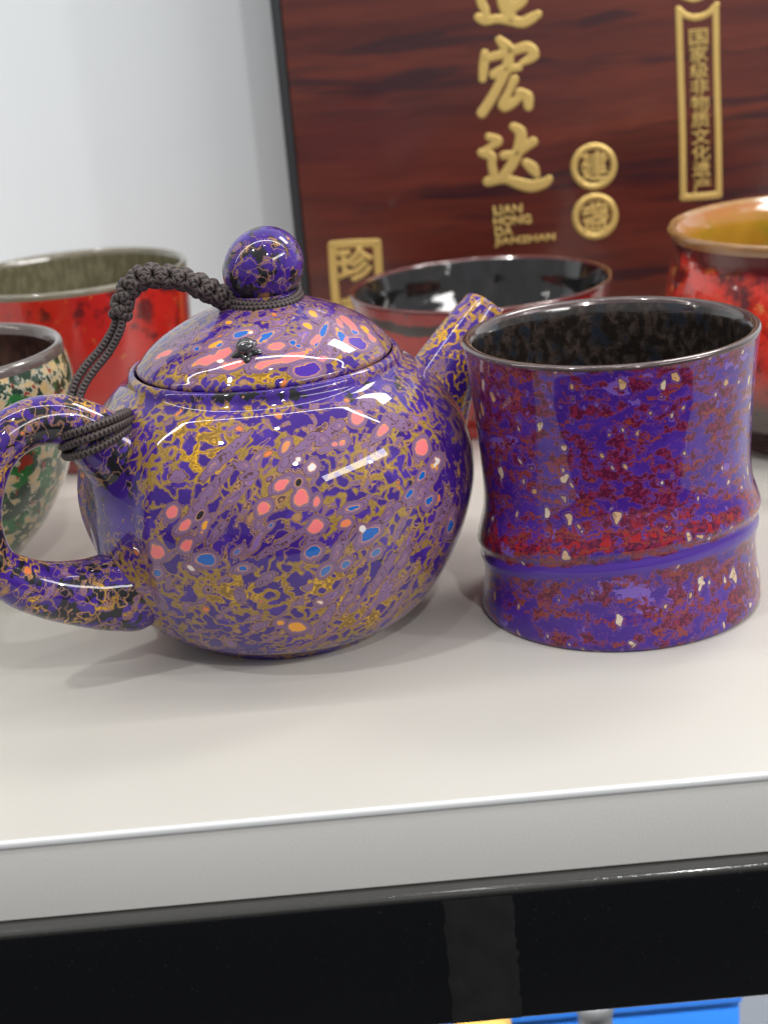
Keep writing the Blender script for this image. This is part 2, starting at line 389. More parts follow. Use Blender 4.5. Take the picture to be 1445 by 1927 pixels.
# white carton beside it
wc = thing('white_box', 'pale grey carton left of the blue carton under the rail', 'box', (0, .49, 0))
q1, q2 = aty(700, 1927, .49), aty(786, 1927, .49)
rbox('carton', (q1.x, .49, -.40), (q2.x, .53, -.17), simple("white_card", (.5, .52, .54), .5, vary=.05), wc, .001)
rbox('lid_flap', (q1.x - .0005, .4885, -.20), (q2.x + .0003, .5315, -.168), simple("white_card_lid", (.52, .54, .56), .5), wc, .0006)

# ------------------------------------------------------------------ WOODEN GIFT BOX WITH GOLD CHARACTERS
YB = .635
n = NT("red_wood_veneer"); P = n.obj()
Wp = n.vm('SCALE', n.vm('SUBTRACT', n.noise(P, 18, 2, color=True), (.5, .5, .5)), scale=.010)
S = n.vm('MULTIPLY', n.vm('ADD', P, Wp), (.09, 1, 1.15))
f = n.noise(S, 75, 4, .6); g = n.noise(n.vm('MULTIPLY', P, (.05, 1, 1)), 600, 3, .6)
c = n.mix(n.step(f, .36, .30), (.052, .008, .006), (.118, .022, .011))
c = n.mix(n.math('MULTIPLY', n.step(n.noise(n.vm('ADD', S, (3, 1, 2)), 62, 4, .62), .53, .07), .90), c, (.022, .005, .008))
c = n.mix(n.math('MULTIPLY', n.step(g, .48, .2), .55), c, (.07, .010, .008))
M_WOOD = n.out(c, .35, .5, .12)
n = NT("gold_leaf_print"); P = n.obj()
c = n.mix(n.noise(P, 1500, 3), (.62, .41, .11), (.76, .56, .21)); M_GOLD = n.out(c, .33, 0, .03, .5)
M_BLACKEDGE = simple("black_edge_paint", (.025, .027, .03), .4)
box = thing('wooden_gift_box', 'upright reddish wooden gift box with gold Chinese characters, standing behind the bowls', 'gift box', (.08, YB, 0))
bl, br = -.0256, .21
rbox('wood_panel', (bl + .0040, YB, .001), (br, YB + .028, .26), M_WOOD, box, .0006)
rbox('edge_band', (bl, YB + .0004, .001), (bl + .0039, YB + .03, .26), M_BLACKEDGE, box, .001)

def stroke(pts, name='character_stroke', parent=box, lift=.0002, nn=28, yoff=0.):
    """brush stroke raised on the panel: pts (px, py, half width px)"""
    q = []
    for (px, py, wd) in pts:
        a = aty(px, py, YB); q.append((a.x, a.z, wd * YB / F / math.cos(PITCH)))
    q = cr(q, nn) if len(q) > 1 else np.array(q)
    n1 = 14; rows = []
    T = np.gradient(q[:, :2], axis=0); T /= np.linalg.norm(T, axis=1)[:, None] + 1e-12
    # round ends
    st = []
    for k in range(5):
        a = math.pi / 2 * (k / 5); st.append((q[0, :2] - T[0] * q[0, 2] * math.cos(a), max(1e-5, q[0, 2] * math.sin(a)), T[0]))
    for i in range(len(q)): st.append((q[i, :2], q[i, 2], T[i]))
    for k in range(4, -1, -1):
        a = math.pi / 2 * (k / 5); st.append((q[-1, :2] + T[-1] * q[-1, 2] * math.cos(a), max(1e-5, q[-1, 2] * math.sin(a)), T[-1]))
    for c, wd, t in st:
        nrm = np.array([-t[1], t[0]]); row = []
        for k in range(n1):
            a = 2 * math.pi * k / n1; h = math.sin(a); h = math.copysign(abs(h) ** .35, h)
            p = c + nrm * wd * math.cos(a); row.append((p[0], YB - .0001 - lift * h * min(1, wd / .001) + yoff, p[1]))
        rows.append(row)
    return rows
def strokes(name, lst, label=None):
    V = []; Fc = []
    for k, s_ in enumerate(lst):
        v, f, _ = grid(np.array(stroke(s_)), capA=True, capB=True)
        o = len(V); V += [tuple(x) for x in v]; Fc += [tuple(i + o for i in q) for q in f]
    return mesh_obj(name, V, Fc, M_GOLD, box, label=label)
def K(l, ox=850., oy=0., s=4.014): return [(ox + x / s, oy + y / s, w_ / s * .92) for (x, y, w_) in l]
strokes('gold_character', [K(a) for a in [
    [(200, 128, 32), (250, 152, 36), (340, 140, 32), (430, 150, 36), (530, 166, 40), (600, 135, 40), (650, 105, 30)],
    [(215, -60, 36), (225, 20, 36), (250, 70, 34), (255, 120, 34)],
    [(420, -120, 50), (400, -20, 60), (420, 60, 60), (440, 130, 46)], [(560, -90, 30), (530, 0, 40), (470, 50, 40)]]], 'first character, cut by the top of the picture')
strokes('gold_character', [K(a) for a in [
    [(358, 298, 30), (400, 340, 44), (440, 370, 40)], [(248, 400, 30), (240, 500, 36), (232, 592, 30)],
    [(248, 440, 30), (350, 415, 34), (470, 378, 36), (570, 352, 40), (622, 405, 42), (590, 440, 34), (520, 478, 20)],
    [(318, 560, 36), (400, 520, 36), (505, 508, 28)], [(430, 370, 34), (425, 470, 42), (380, 590, 36), (300, 740, 38), (228, 850, 40)],
    [(470, 600, 36), (430, 690, 30), (385, 800, 42), (460, 775, 36), (520, 720, 30)], [(510, 695, 34), (570, 730, 44), (578, 800, 36)]]], 'cursive character with a roof stroke on top')
strokes('gold_character', [K(a) for a in [
    [(280, 1032, 30), (350, 1062, 36), (310, 1100, 26), (255, 1120, 18)], [(225, 1152, 34), (300, 1182, 38), (302, 1240, 32), (315, 1310, 36)],
    [(272, 1370, 38), (400, 1352, 34), (500, 1382, 44), (600, 1404, 46), (700, 1378, 40), (732, 1352, 32)],
    [(392, 1172, 34), (480, 1162, 34), (560, 1100, 40), (612, 1070, 38)], [(465, 955, 32), (520, 1000, 44), (510, 1100, 44), (460, 1230, 42), (392, 1325, 38)],
    [(560, 1228, 34), (612, 1272, 46), (640, 1318, 28)]]], 'lowest of the three large characters, with a long sweeping foot')

def ring(cx, cy, ro, ri):
    c = aty(cx, cy, YB); s_ = YB / F / math.cos(PITCH); rm = (ro + ri) / 2 * s_; wd = (ro - ri) / 2 * s_
    th = np.linspace(0, 2 * np.pi, 64, endpoint=False); P = []
    for a in th:
        row = []
        for k in range(10):
            b = 2 * math.pi * k / 10; h = math.sin(b); h = math.copysign(abs(h) ** .6, h)
            row.append((c.x + (rm + wd * math.cos(b)) * math.cos(a), YB - .0001 - .0006 * h, c.z + (rm + wd * math.cos(b)) * math.sin(a)))
        P.append(row)
    V, Fc, uv = grid(P, True, True); return mesh_obj('gold_ring', V, Fc, M_GOLD, box)
ring(850 + 1072 / 4.014, 1255 / 4.014, 41, 29); ring(850 + 1082 / 4.014, 1632 / 4.014, 41, 29)

def text(body, cx, cy, wpx, hpx, bold=.0, name='gold_lettering', label=None, italic=False, left=False):
    cu = bpy.data.curves.new(name, 'FONT'); cu.body = body; cu.size = 1; cu.extrude = .02; cu.bevel_depth = bold; cu.bevel_resolution = 1
    cu.align_x = 'CENTER'; cu.align_y = 'CENTER'
    o = bpy.data.objects.new('tmp', cu); COL.objects.link(o)
    dg = bpy.context.evaluated_depsgraph_get(); me = bpy.data.meshes.new_from_object(o.evaluated_get(dg))
    bpy.data.objects.remove(o); bpy.data.curves.remove(cu)
    n_ = len(me.vertices); co = np.zeros(n_ * 3); me.vertices.foreach_get('co', co); co = co.reshape(-1, 3)
    mn, mx = co.min(0), co.max(0); s_ = YB / F / math.cos(PITCH)
    sx = wpx * s_ / (mx[0] - mn[0]); sz = hpx * s_ / (mx[1] - mn[1])
    x = (co[:, 0] - (mn[0] + mx[0]) / 2); y = (co[:, 1] - (mn[1] + mx[1]) / 2)
    c = aty(cx, cy, YB); off = box.location
    out = np.stack([c.x + x * sx - off.x, YB - .0003 - (co[:, 2] - mn[2]) / (mx[2] - mn[2]) * .0004 - off.y, c.z + y * sz - off.z], 1)
    me.vertices.foreach_set('co', out.ravel()); me.materials.clear(); me.materials.append(M_GOLD); me.name = name
    ob = bpy.data.objects.new(name, me); COL.objects.link(ob); ob.parent = box
    if label: ob['label'] = label
    return ob
text('建', 850 + 1072 / 4.014, 1255 / 4.014, 50, 52, .018); text('盏', 850 + 1082 / 4.014, 1632 / 4.014, 50, 52, .018)
for s_, x0, x1, y in [('LIAN', 318, 525, 1580), ('HONG', 322, 592, 1662), ('DA', 328, 458, 1745), ('JIANZHAN', 332, 768, 1812)]:
    text(s_, 850 + (x0 + x1) / 2 / 4.014, y / 4.014, (x1 - x0) / 4.014, 16, .03)
for k, ch in enumerate('国家级非物质文化遗产'):
    Y = 330 + k * 150; X = 355 + k * 3.3
    text(ch, 1240 + X / 4.82, Y / 4.82, 32, 26.5, .008)
def bars(name, lst): return strokes(name, lst)
bars('gold_border', [[(1277, 22, 5.5), (1280, 120, 5.5), (1284, 250, 5.5), (1285.5, 370, 5.5)], [(1346.5, 12, 5.5), (1348, 130, 5.5), (1351, 250, 5.5), (1352.5, 366, 5.5)],
     [(1285, 371, 6), (1318, 369, 6), (1352, 366, 6)], [(1276, 16, 5), (1290, 28, 5), (1310, 32, 5.5), (1332, 24, 5), (1348, 8, 5)], [(1277, -10, 4), (1300, -2, 4), (1315, -4, 4), (1340, -16, 4)]])
# seal, lower left
def SQ(l): return [(380 + x / 2.779, 400 + y / 2.779, w_) for x, y, w_ in l]
bars('gold_border', [SQ([(680, 170, 7.5), (800, 160, 7.5), (915, 158, 7.5)]), SQ([(680, 170, 7.5), (690, 350, 7.5), (705, 520, 7.5), (716, 700, 7.5)]), SQ([(915, 158, 7.5), (925, 320, 7.5), (935, 520, 7.5), (945, 700, 7.5)])])
text('珍', 380 + 803 / 2.779, 400 + 268 / 2.779, 68, 62, .035, label='seal character in a square border'); text('藏', 380 + 812 / 2.779, 400 + 520 / 2.779, 60, 62, .035)

# ------------------------------------------------------------------ BOWLS BEHIND
def vessel(name, label, cat, cx, cy, outer, inner, m_out, m_in, rim=None, m_rim=None, tilt=None, group=None, zs=1.0):
    outer, inner, rim = ([(a, b * zs) for a, b in q] for q in (outer, inner, rim))
    t = thing(name, label, cat, (cx, cy, 0), group)
    P, us, vs = lathe(outer, cx, cy, 110, 144, tilt); V, Fc, uv = grid(P, uscale=us, vscale=vs); b = mesh_obj('body', V, Fc, m_out, t, uv)
    P, us, vs = lathe(inner, cx, cy, 90, 144, tilt); V, Fc, uv = grid(P, uscale=us, vscale=vs); mesh_obj('lining', V, Fc, m_in, t, uv)
    if rim:
        P, us, vs = lathe(rim, cx, cy, 14, 144, tilt); V, Fc, uv = grid(P, uscale=us, vscale=vs); mesh_obj('rim', V, Fc, m_rim, t, uv)
    return t
# left: large red bowl, olive inside
olive = dark_glaze("olive_glaze", (.10, .092, .052), (.17, .155, .095), (.15, .14, .08), 500, .2)
vessel('red_bowl', 'large red bowl with olive glazed inside, behind the teapot handle', 'bowl', -.105, .572,
       [(.0005, .0), (.0175, .0), (.0190, .002), (.0195, .006), (.0290, .014), (.0370, .027), (.0408, .042), (.0420, .055), (.0424, .0662)],
       [(.0398, .0662), (.0392, .058), (.0375, .042), (.032, .026), (.020, .014), (.0005, .010)],
       red_glaze("red_lacquer_bowl", .033), olive,
       [(.0424, .0662), (.0423, .0676), (.0414, .0683), (.0404, .0678), (.0398, .0662)], simple("olive_rim", (.16, .14, .10), .2, 1, vary=.2), zs=1.045)
# centre: black bowl with red outside
n = NT("red_outside_black_lip"); P = n.obj(); z = n.node('ShaderNodeSeparateXYZ', Vector=P).outputs[2]
zz = n.math('MULTIPLY_ADD', n.noise(P, 90, 3, .6), .006, z)
c = n.mix(n.noise(P, 80, 3), (.33, .006, .006), (.50, .018, .012)); c = n.mix(n.step(zz, .0475, .0012), c, (.02, .008, .008)); c = n.mix(n.step(zz, .0520, .0010), c, (.30, .012, .012))
c = n.mix(n.step(n.noise(P, 200, 3), .64, .04), c, (.03, .006, .008)); M_RB = n.out(c, .18, 1, .04)
vessel('black_bowl', 'bowl with glossy black inside and red outside, between the teapot and the wooden box', 'bowl', .0421, .568,
       [(.0005, .0), (.0155, .0), (.0170, .002), (.0175, .005), (.0260, .012), (.0360, .025), (.0430, .038), (.0453, .045), (.0463, .049), (.0474, .0532)],
       [(.0455, .0536), (.0440, .0485), (.0420, .041), (.036, .028), (.022, .014), (.0005, .010)],
       M_RB, dark_glaze("black_bowl_glaze", (.006, .006, .006), (.022, .018, .017), (.010, .010, .013), 150, .06),
       [(.0474, .0532), (.0474, .0539), (.0469, .0545), (.0461, .0544), (.0455, .0536)], simple("dark_red_rim", (.10, .02, .02), .15, 1, vary=.3))
# right: wide jar, golden inside
n = NT("gold_brown_glaze"); P = n.obj(); z = n.node('ShaderNodeSeparateXYZ', Vector=P).outputs[2]
c = n.mix(n.noise(P, 70, 3), (.28, .14, .012), (.50, .28, .04)); c = n.mix(n.step(n.noise(P, 90, 3), .48, .15), c, (.26, .20, .015)); c = n.mix(n.step(z, .067, .008), c, (.42, .15, .05)); M_GI = n.out(c, .12, 1, .03)
n = NT("copper_red_glaze"); P = n.obj(); z = n.node('ShaderNodeSeparateXYZ', Vector=P).outputs[2]
c = n.mix(n.step(n.noise(P, 90, 4, .65), .38, .16), (.10, .006, .008), (.68, .035, .014)); c = n.mix(n.step(n.noise(P, 130, 4, .7), .60, .06), c, (.62, .16, .03))
c = n.mix(n.step(n.math('MULTIPLY_ADD', n.noise(P, 80, 2), .014, z), .071, .004), c, (.10, .012, .012))
c = n.mix(n.step(n.math('MULTIPLY', n.math('MULTIPLY_ADD', n.noise(P, 60, 2), .016, z), -1), -.043, .012), c, (.05, .022, .018)); 
n.bump(n.noise(P, 120, 3), .002, .4); M_RJ = n.out(c, .15, 1, .03)
vessel('wide_jar', 'dark red wide-mouthed jar with golden yellow inside, behind the bamboo cup', 'jar', .1525, .52,
       [(.0005, .0), (.026, .0), (.028, .002), (.030, .006), (.041, .014), (.050, .028), (.0520, .042), (.0522, .052), (.0510, .060), (.0496, .0645), (.0492, .068), (.0500, .0728)],
       [(.0480, .0752), (.0462, .069), (.0465, .060), (.0490, .045), (.042, .022), (.024, .012), (.0005, .010)],
       M_RJ, M_GI, [(.0500, .0728), (.0508, .0750), (.0504, .0764), (.0494, .0766), (.0480, .0752)], simple("tan_rim_glaze", (.33, .17, .06), .2, 1, vary=.45), zs=.985)
# far left: mottled green cup
n = NT("mottled_green_glaze"); P = n.obj(); P2 = n.vm('ADD', P, n.vm('SCALE', n.vm('SUBTRACT', n.noise(P, 220, 3, color=True), (.5, .5, .5)), scale=.004))
f = n.noise(P2, 270, 3, .6)
c = n.mix(n.step(n.noise(P2, 120, 2), .5, .08), (.012, .045, .018), (.02, .16, .03))
c = n.mix(n.step(f, .515, .02), c, (.46, .45, .34)); c = n.mix(n.step(f, .56, .03), c, (.60, .42, .17)); c = n.mix(n.step(f, .63, .02), c, (.62, .48, .26))
c = n.mix(n.step(n.noise(P2, 300, 2), .64, .02), c, (.30, .03, .015)); M_CAMO = n.out(c, .18, 1, .03)
vessel('mottled_cup', 'green and cream mottled cup with dark inside, cut by the left edge', 'cup', -.127, .46,
       [(.0005, .0), (.0105, .0), (.0118, .0012), (.0135, .0042), (.0175, .0078), (.0230, .0132), (.0290, .0215), (.0340, .0310), (.0370, .0420), (.0387, .0520), (.0388, .0590), (.0376, .0640)],
       [(.0340, .0640), (.0352, .0570), (.0330, .0430), (.0265, .0270), (.0140, .0150), (.0005, .012)],
       M_CAMO, dark_glaze("brown_lining", (.035, .018, .016), (.09, .045, .035), (.03, .035, .04), 140, .12),
       [(.0376, .0640), (.0372, .0660), (.0360, .0670), (.0348, .0660), (.0340, .0640)], simple("grey_brown_rim", (.11, .085, .075), .25, 1, vary=.3), zs=1.05)

# ------------------------------------------------------------------ BAMBOO CUP
CX, CY = .0617, .398
def ringz(th): return .0205 - .0048 * np.sin(th) + .0030 * np.cos(th)      # front (sin=-1) higher, right higher
def cupmod(r, z, th):
    base = .0205
    wgt = np.where(z < base, z / base, np.clip((.0735 - z) / (.0735 - base), 0, 1)) ** 1.0
    return r, z + (ringz(th) - base) * wgt
cup = thing('bamboo_cup', 'purple and maroon lacquered bamboo-node cup standing right of the teapot', 'cup', (CX, CY, 0))
cprof = [(.0005, .0006), (.034, .0006), (.0355, .0), (.0368, .0004), (.0373, .0018), (.0370, .005), (.0363, .0090), (.0360, .0130), (.0363, .0160), (.0369, .0180), (.0368, .0192), (.0364, .0201), (.0367, .0211), (.0374, .0225), (.0373, .0242), (.0365, .0270), (.0355, .0305), (.0350, .0350), (.0351, .041), (.0355, .049), (.0361, .057), (.0368, .065), (.0375, .0710), (.0379, .0730)]
P, us, vs = lathe(cprof, CX, CY, 260, 288, cupmod); V, Fc, uv = grid(P, uscale=us, vscale=vs)
th = np.arctan2(V[:, 1] - CY, V[:, 0] - CX)
cupbody = mesh_obj('body', V, Fc, lacquer_cup(), cup, uv, attrs={'ridge': V[:, 2] - ringz(th)})
n = NT("brown_metallic_rim"); P_ = n.obj(); c = n.mix(n.noise(P_, 500, 3), (.035, .020, .022), (.12, .08, .08)); M_CR = n.out(c, .2, 1, .05, .2)
P, us, vs = lathe([(.0379, .0730), (.0379, .0736), (.0374, .0741), (.0366, .0742), (.0358, .0738), (.0352, .0728)], CX, CY, 18, 200, None); V, Fc, uv = grid(P); mesh_obj('rim', V, Fc, M_CR, cup, uv)
P, us, vs = lathe([(.0352, .0728), (.0345, .070), (.0338, .058), (.0332, .035), (.0330, .014), (.030, .008), (.0005, .006)], CX, CY, 90, 160, None); V, Fc, uv = grid(P)
mesh_obj('lining', V, Fc, dark_glaze("cup_inside_glaze", (.013, .010, .009), (.058, .042, .035), (.014, .018, .026), 420, .12, zs=.8), cup, uv)

# ------------------------------------------------------------------ TEAPOT
TX, TY = -.0275, .405; AZ = math.radians(33)
HD = Vector((-math.cos(AZ), -math.sin(AZ), 0)); HN = Vector((-math.sin(AZ), math.cos(AZ), 0))
pot = thing('teapot', 'round purple lacquered teapot marbled in gold, mauve, pink and blue', 'teapot', (TX, TY, 0))
bprof = [(.0005, .0016), (.0262, .0016), (.0275, .0004), (.0288, .0), (.0298, .0010), (.0315, .0026), (.0362, .0050), (.0412, .0105), (.0463, .0190), (.0503, .0285), (.0525, .0375), (.0522, .0460), (.0497, .0545), (.0450, .0622), (.0400, .0675), (.0370, .0695), (.0358, .0708), (.0354, .0722), (.0347, .0732), (.0338, .0733), (.0334, .0727), (.0330, .0712), (.0320, .066), (.0330, .060)]
def potmod(r, z, th):
    d = (th - (math.pi + AZ) + math.pi) % (2 * math.pi) - math.pi            # angle from the handle
    s_ = 1 / (1 + np.exp((np.abs(d) - math.radians(19)) / math.radians(1.6)))
    wz = np.clip((z - .006) / .012, 0, 1) * np.clip((.066 - z) / .012, 0, 1)
    r = r - .0017 * s_ * wz
    # swellings where the handle and the spout grow out
    for (az, zc, wa, wzz, amp) in ((math.pi + AZ, .0565, .16, .009, .0040), (math.pi + AZ, .0215, .24, .010, .0065), (AZ, .040, .30, .014, .005)):
        dd = (th - az + math.pi) % (2 * math.pi) - math.pi
        r = r + amp * np.exp(-(dd / wa) ** 2 - ((z - zc) / wzz) ** 2) * (z > .002)
    return r, z
P, us, vs = lathe(bprof, TX, TY, 300, 620, potmod); V, Fc, uv = grid(P, uscale=us, vscale=vs)
V = np.asarray(V)

PK = (.86, .19, .20); BL = (.004, .115, .47); OR = (.86, .36, .03); WH = (.75, .72, .72); BK = (.012, .012, .02); LV = (.20, .112, .30); DP = (.07, .022, .34)
def blobs_on(V, faces, lst, regs):
    bv = BVHTree.FromPolygons([Vector(v) for v in V], faces)
    val = np.zeros(len(V)); colr = np.zeros((len(V), 3)) + np.array(MAUVE)
    for (px, py, a, b, ang, c) in lst:
        hit = bv.ray_cast(CAM, ray(px, py))
        if hit[0] is None: continue
        c0 = np.array(hit[0]); nn = np.array(hit[1]); dist = (hit[0] - CAM).length; s_ = dist / F
        e1 = np.array(R2); e2 = np.array(U2)
        D = V - c0; near = np.linalg.norm(D, axis=1) < 4 * max(a, b) * s_ + .004
        u = D @ e1; w_ = D @ e2; ca, sa = math.cos(math.radians(ang)), math.sin(math.radians(ang))
        uu = (u * ca + w_ * sa) / (a * s_); ww = (-u * sa + w_ * ca) / (b * s_)
        dep = np.abs(D @ np.array(_f)) < .02
        q = np.sqrt(uu ** 2 + ww ** 2); m_ = max(.5, min(1.4, 9 / b))
        f = np.where(near & dep, np.clip(.5 - (q - 1) * .33 / m_ * np.where(q > 1, 1, .5), 0, 1), 0)
        if c is LV: f = np.minimum(f * .78, .345)
        up = f > val; val[up] = f[up]; colr[up] = c
    out = {'blob': val, 'blobcol': colr}
    for key, rl in regs.items():
        acc = np.zeros(len(V))
        for (px, py, rx, ry, amp) in rl:
            hit = bv.ray_cast(CAM, ray(px, py))
            if hit[0] is None: continue
            c0 = np.array(hit[0]); s_ = (hit[0] - CAM).length / F; D = V - c0
            acc += amp * np.exp(-((D @ np.array(R2)) / (rx * s_)) ** 2 - ((D @ np.array(U2)) / (ry * s_)) ** 2) * (np.abs(D @ np.array(_f)) < .03)
        out[key] = np.clip(acc, -1.6, 1.6)
    return out
body_blobs = [(673, 785, 12, 9, 70, PK), (720, 810, 14, 6, 50, PK), (794, 842, 14, 11, 80, PK), (324, 965, 10, 8, 60, PK), (495, 956, 13, 9, 45, PK), (531, 911, 14, 7, 35, PK), (567, 938, 16, 13, 75, PK),
    (596, 943, 8, 5, 80, PK), (347, 990, 14, 7, 40, PK), (383, 995, 13, 5, 65, OR), (351, 1024, 11, 8, 35, PK), (295, 1037, 15, 13, -60, PK), (594, 990, 14, 10, 40, PK), (650, 985, 8, 5, 20, (.8, .22, .1)),
    (646, 830, 8, 6, 45, PK), (630, 835, 5, 4, 0, PK), (538, 839, 10, 5, 60, (.7, .27, .1)), (387, 1053, 17, 12, 5, BL), (297, 1077, 10, 9, 90, (.03, .14, .45)), (590, 1040, 13, 10, 30, BL), (695, 1006, 20, 9, 42, BL),
    (664, 956, 13, 6, 20, BL), (770, 930, 9, 4, 50, BL), (792, 898, 9, 4, 60, BL), (808, 943, 9, 6, 60, BL), (848, 988, 15, 5, 80, BL), (707, 1040, 9, 5, 40, (.06, .17, .42)), (650, 1060, 9, 5, 40, (.06, .17, .42)),
    (612, 1073, 10, 6, 45, (.04, .15, .45)), (457, 1071, 11, 5, 5, BL), (509, 990, 6, 3, 50, BL), (448, 1037, 8, 4, 35, (.1, .15, .42)), (560, 1180, 15, 9, -5, OR), (527, 1172, 7, 5, 0, OR), (587, 880, 9, 7, 60, WH),
    (560, 864, 6, 4, 0, WH), (682, 995, 5, 5, 0, WH), (603, 1134, 6, 5, 0, WH), (819, 873, 11, 7, 70, WH), (358, 1069, 8, 4, -35, WH), (560, 907, 8, 6, 60, BK), (376, 970, 9, 5, 50, BK), (392, 1110, 4, 4, 0, BK),
    (420, 860, 38, 9, 45, LV), (390, 930, 48, 8, 48, LV), (560, 850, 40, 9, 45, LV), (620, 815, 24, 9, 45, LV), (535, 1020, 34, 7, 30, LV), (335, 895, 14, 12, 0, LV), (470, 895, 12, 8, 20, LV), (457, 876, 9, 8, 0, LV),
    (690, 760, 12, 14, 0, LV), (735, 790, 10, 16, 0, LV), (760, 800, 11, 10, 0, LV), (800, 920, 26, 8, 55, LV), (830, 970, 24, 7, 65, LV), (640, 1030, 26, 9, 60, LV), (720, 980, 30, 8, 45, LV), (600, 1000, 20, 8, 50, LV), (410, 1000, 20, 7, 50, LV),
    (500, 1090, 14, 8, 30, LV), (450, 1120, 8, 18, 10, LV), (300, 1130, 10, 30, 15, LV), (610, 1170, 24, 7, 60, LV), (660, 1120, 26, 7, 60, LV), (720, 1080, 28, 7, 58, LV), (760, 1050, 26, 7, 60, LV), (380, 1040, 12, 5, 30, LV)]
regs = {'gold': [(370, 820, 60, 45, 1.2), (480, 760, 70, 22, .9), (400, 880, 60, 45, .9), (440, 1110, 110, 50, .8), (620, 1100, 80, 60, .7), (700, 1150, 90, 50, .7), (560, 820, 60, 40, .5), (760, 820, 40, 60, .3), (690, 880, 60, 30, .7),
                 (480, 740, 110, 14, -2.4), (540, 790, 40, 20, -1.2), (330, 735, 90, 14, -1.5), (700, 725, 60, 14, -1), (215, 950, 50, 120, -.9), (850, 900, 40, 120, -.8), (520, 1020, 70, 40, -.5), (600, 900, 50, 40, -.4)],
        'dark': [(480, 745, 130, 16, 1.), (700, 725, 70, 16, .8), (200, 900, 70, 110, .5), (230, 1060, 50, 60, .5), (760, 700, 40, 40, .5)],
        'mauve': [(480, 740, 130, 18, -2.4), (370, 830, 60, 40, -1), (215, 950, 55, 140, -1.2), (700, 1000, 140, 120, .14), (740, 1120, 110, 70, .26), (480, 1180, 180, 40, .1), (300, 740, 70, 40, -1.5), (780, 720, 60, 40, -.8), (590, 760, 50, 20, -.6)]}
M_POT = lacquer_pot("marbled_purple_lacquer", 0.0, -.025, .12, True)
A_ = blobs_on(V, Fc, [b_ if b_[5] is not LV else (b_[0], b_[1], b_[2] * .85, b_[3] * .6, b_[4], LV) for b_ in body_blobs], regs)
body = mesh_obj('body', V, Fc, M_POT, pot, uv, attrs=A_)

# lid, its axis leaning a touch to the right
lean = lambda z: (z - .072) * .10
lprof = [(.0290, .0710), (.0322, .0724), (.0331, .0732), (.0331, .0742), (.0323, .0753), (.0300, .0779), (.0262, .0808), (.0212, .0836), (.0162, .0858), (.0122, .0872), (.0098, .0882), (.0088, .0892), (.0086, .0905)]
P, us, vs = lathe(lprof, TX, TY, 150, 420); P[..., 0] += lean(P[..., 2]); V, Fc, uv = grid(P, uscale=us, vscale=vs); V = np.asarray(V)
lid_blobs = [(500, 634, 18, 6, 30, BL), (610, 620, 14, 5, 75, BL), (641, 630, 19, 6, -65, BL), (457, 627, 14, 6, 20, BL), (596, 648, 10, 4, 65, BL), (553, 643, 7, 5, 40, BL), (563, 652, 6, 4, -30, BL), (372, 655, 8, 4, 20, BL), (412, 648, 10, 4, 25, BL), (668, 624, 7, 4, -40, BL),
    (401, 673, 34, 8, 22, PK), (556, 670, 28, 8, 22, PK), (520, 652, 13, 7, 15, PK), (506, 684, 24, 6, 15, PK), (440, 686, 22, 6, 12, PK), (596, 641, 11, 7, 60, PK), (650, 648, 6, 16, -5, PK), (660, 612, 22, 5, -50, PK), (700, 635, 10, 5, -50, PK), (310, 665, 16, 5, 20, PK), (640, 610, 10, 4, -60, PK), (610, 674, 9, 5, 0, (.6, .16, .25)),
    (590, 592, 11, 5, -50, OR), (687, 619, 11, 5, -45, OR), (407, 648, 15, 5, 20, OR), (580, 613, 9, 4, -30, OR), (675, 645, 18, 11, -15, DP), (576, 695, 22, 12, 5, DP), (473, 625, 7, 4, 10, WH), (414, 679, 5, 3, 0, WH), (430, 606, 5, 3, 0, OR), (340, 640, 18, 6, 25, LV), (620, 660, 12, 10, 0, LV), (370, 690, 10, 9, 0, LV)]
lregs = {'gold': [(470, 712, 90, 12, 1.5), (640, 680, 50, 12, 1.3), (350, 700, 60, 14, .8), (420, 690, 60, 14, .5), (500, 590, 90, 14, -.5), (600, 620, 70, 30, -.8)],
         'dark': [(500, 585, 80, 12, .4)],
         'mauve': [(480, 630, 180, 32, .55), (620, 640, 60, 30, .4), (470, 712, 90, 12, -.8)]}
A_ = blobs_on(V, Fc, lid_blobs, lregs)
lid = mesh_obj('lid', V, Fc, lacquer_pot("marbled_lid_lacquer", -.008, .0, .05, True, 1.7, 1.15), pot, uv, attrs=A_)
lidbv = BVHTree.FromPolygons([Vector(v) for v in V], Fc)
def sub(name, V, Fc, mat, uv=None):
    o = mesh_obj(name, [Vector(v) - pot.location for v in V], Fc, mat, lid, uv); return o
kz = .0966
kp = [(.0083, .0885), (.0086, .0893), (.0089, .0900)] + [(.0104 * math.cos(a), kz + .0103 * math.sin(a)) for a in np.linspace(-.68, math.pi / 2 - .02, 14)]
P, us, vs = lathe(kp, TX, TY, 80, 120); P[..., 0] += lean(P[..., 2]); V, Fc, uv = grid(P, capB=True); sub('knob', V, Fc, lacquer_pot("dark_purple_knob_lacquer", -.048, -.14, .36, False, 4.1, 1.3), uv)
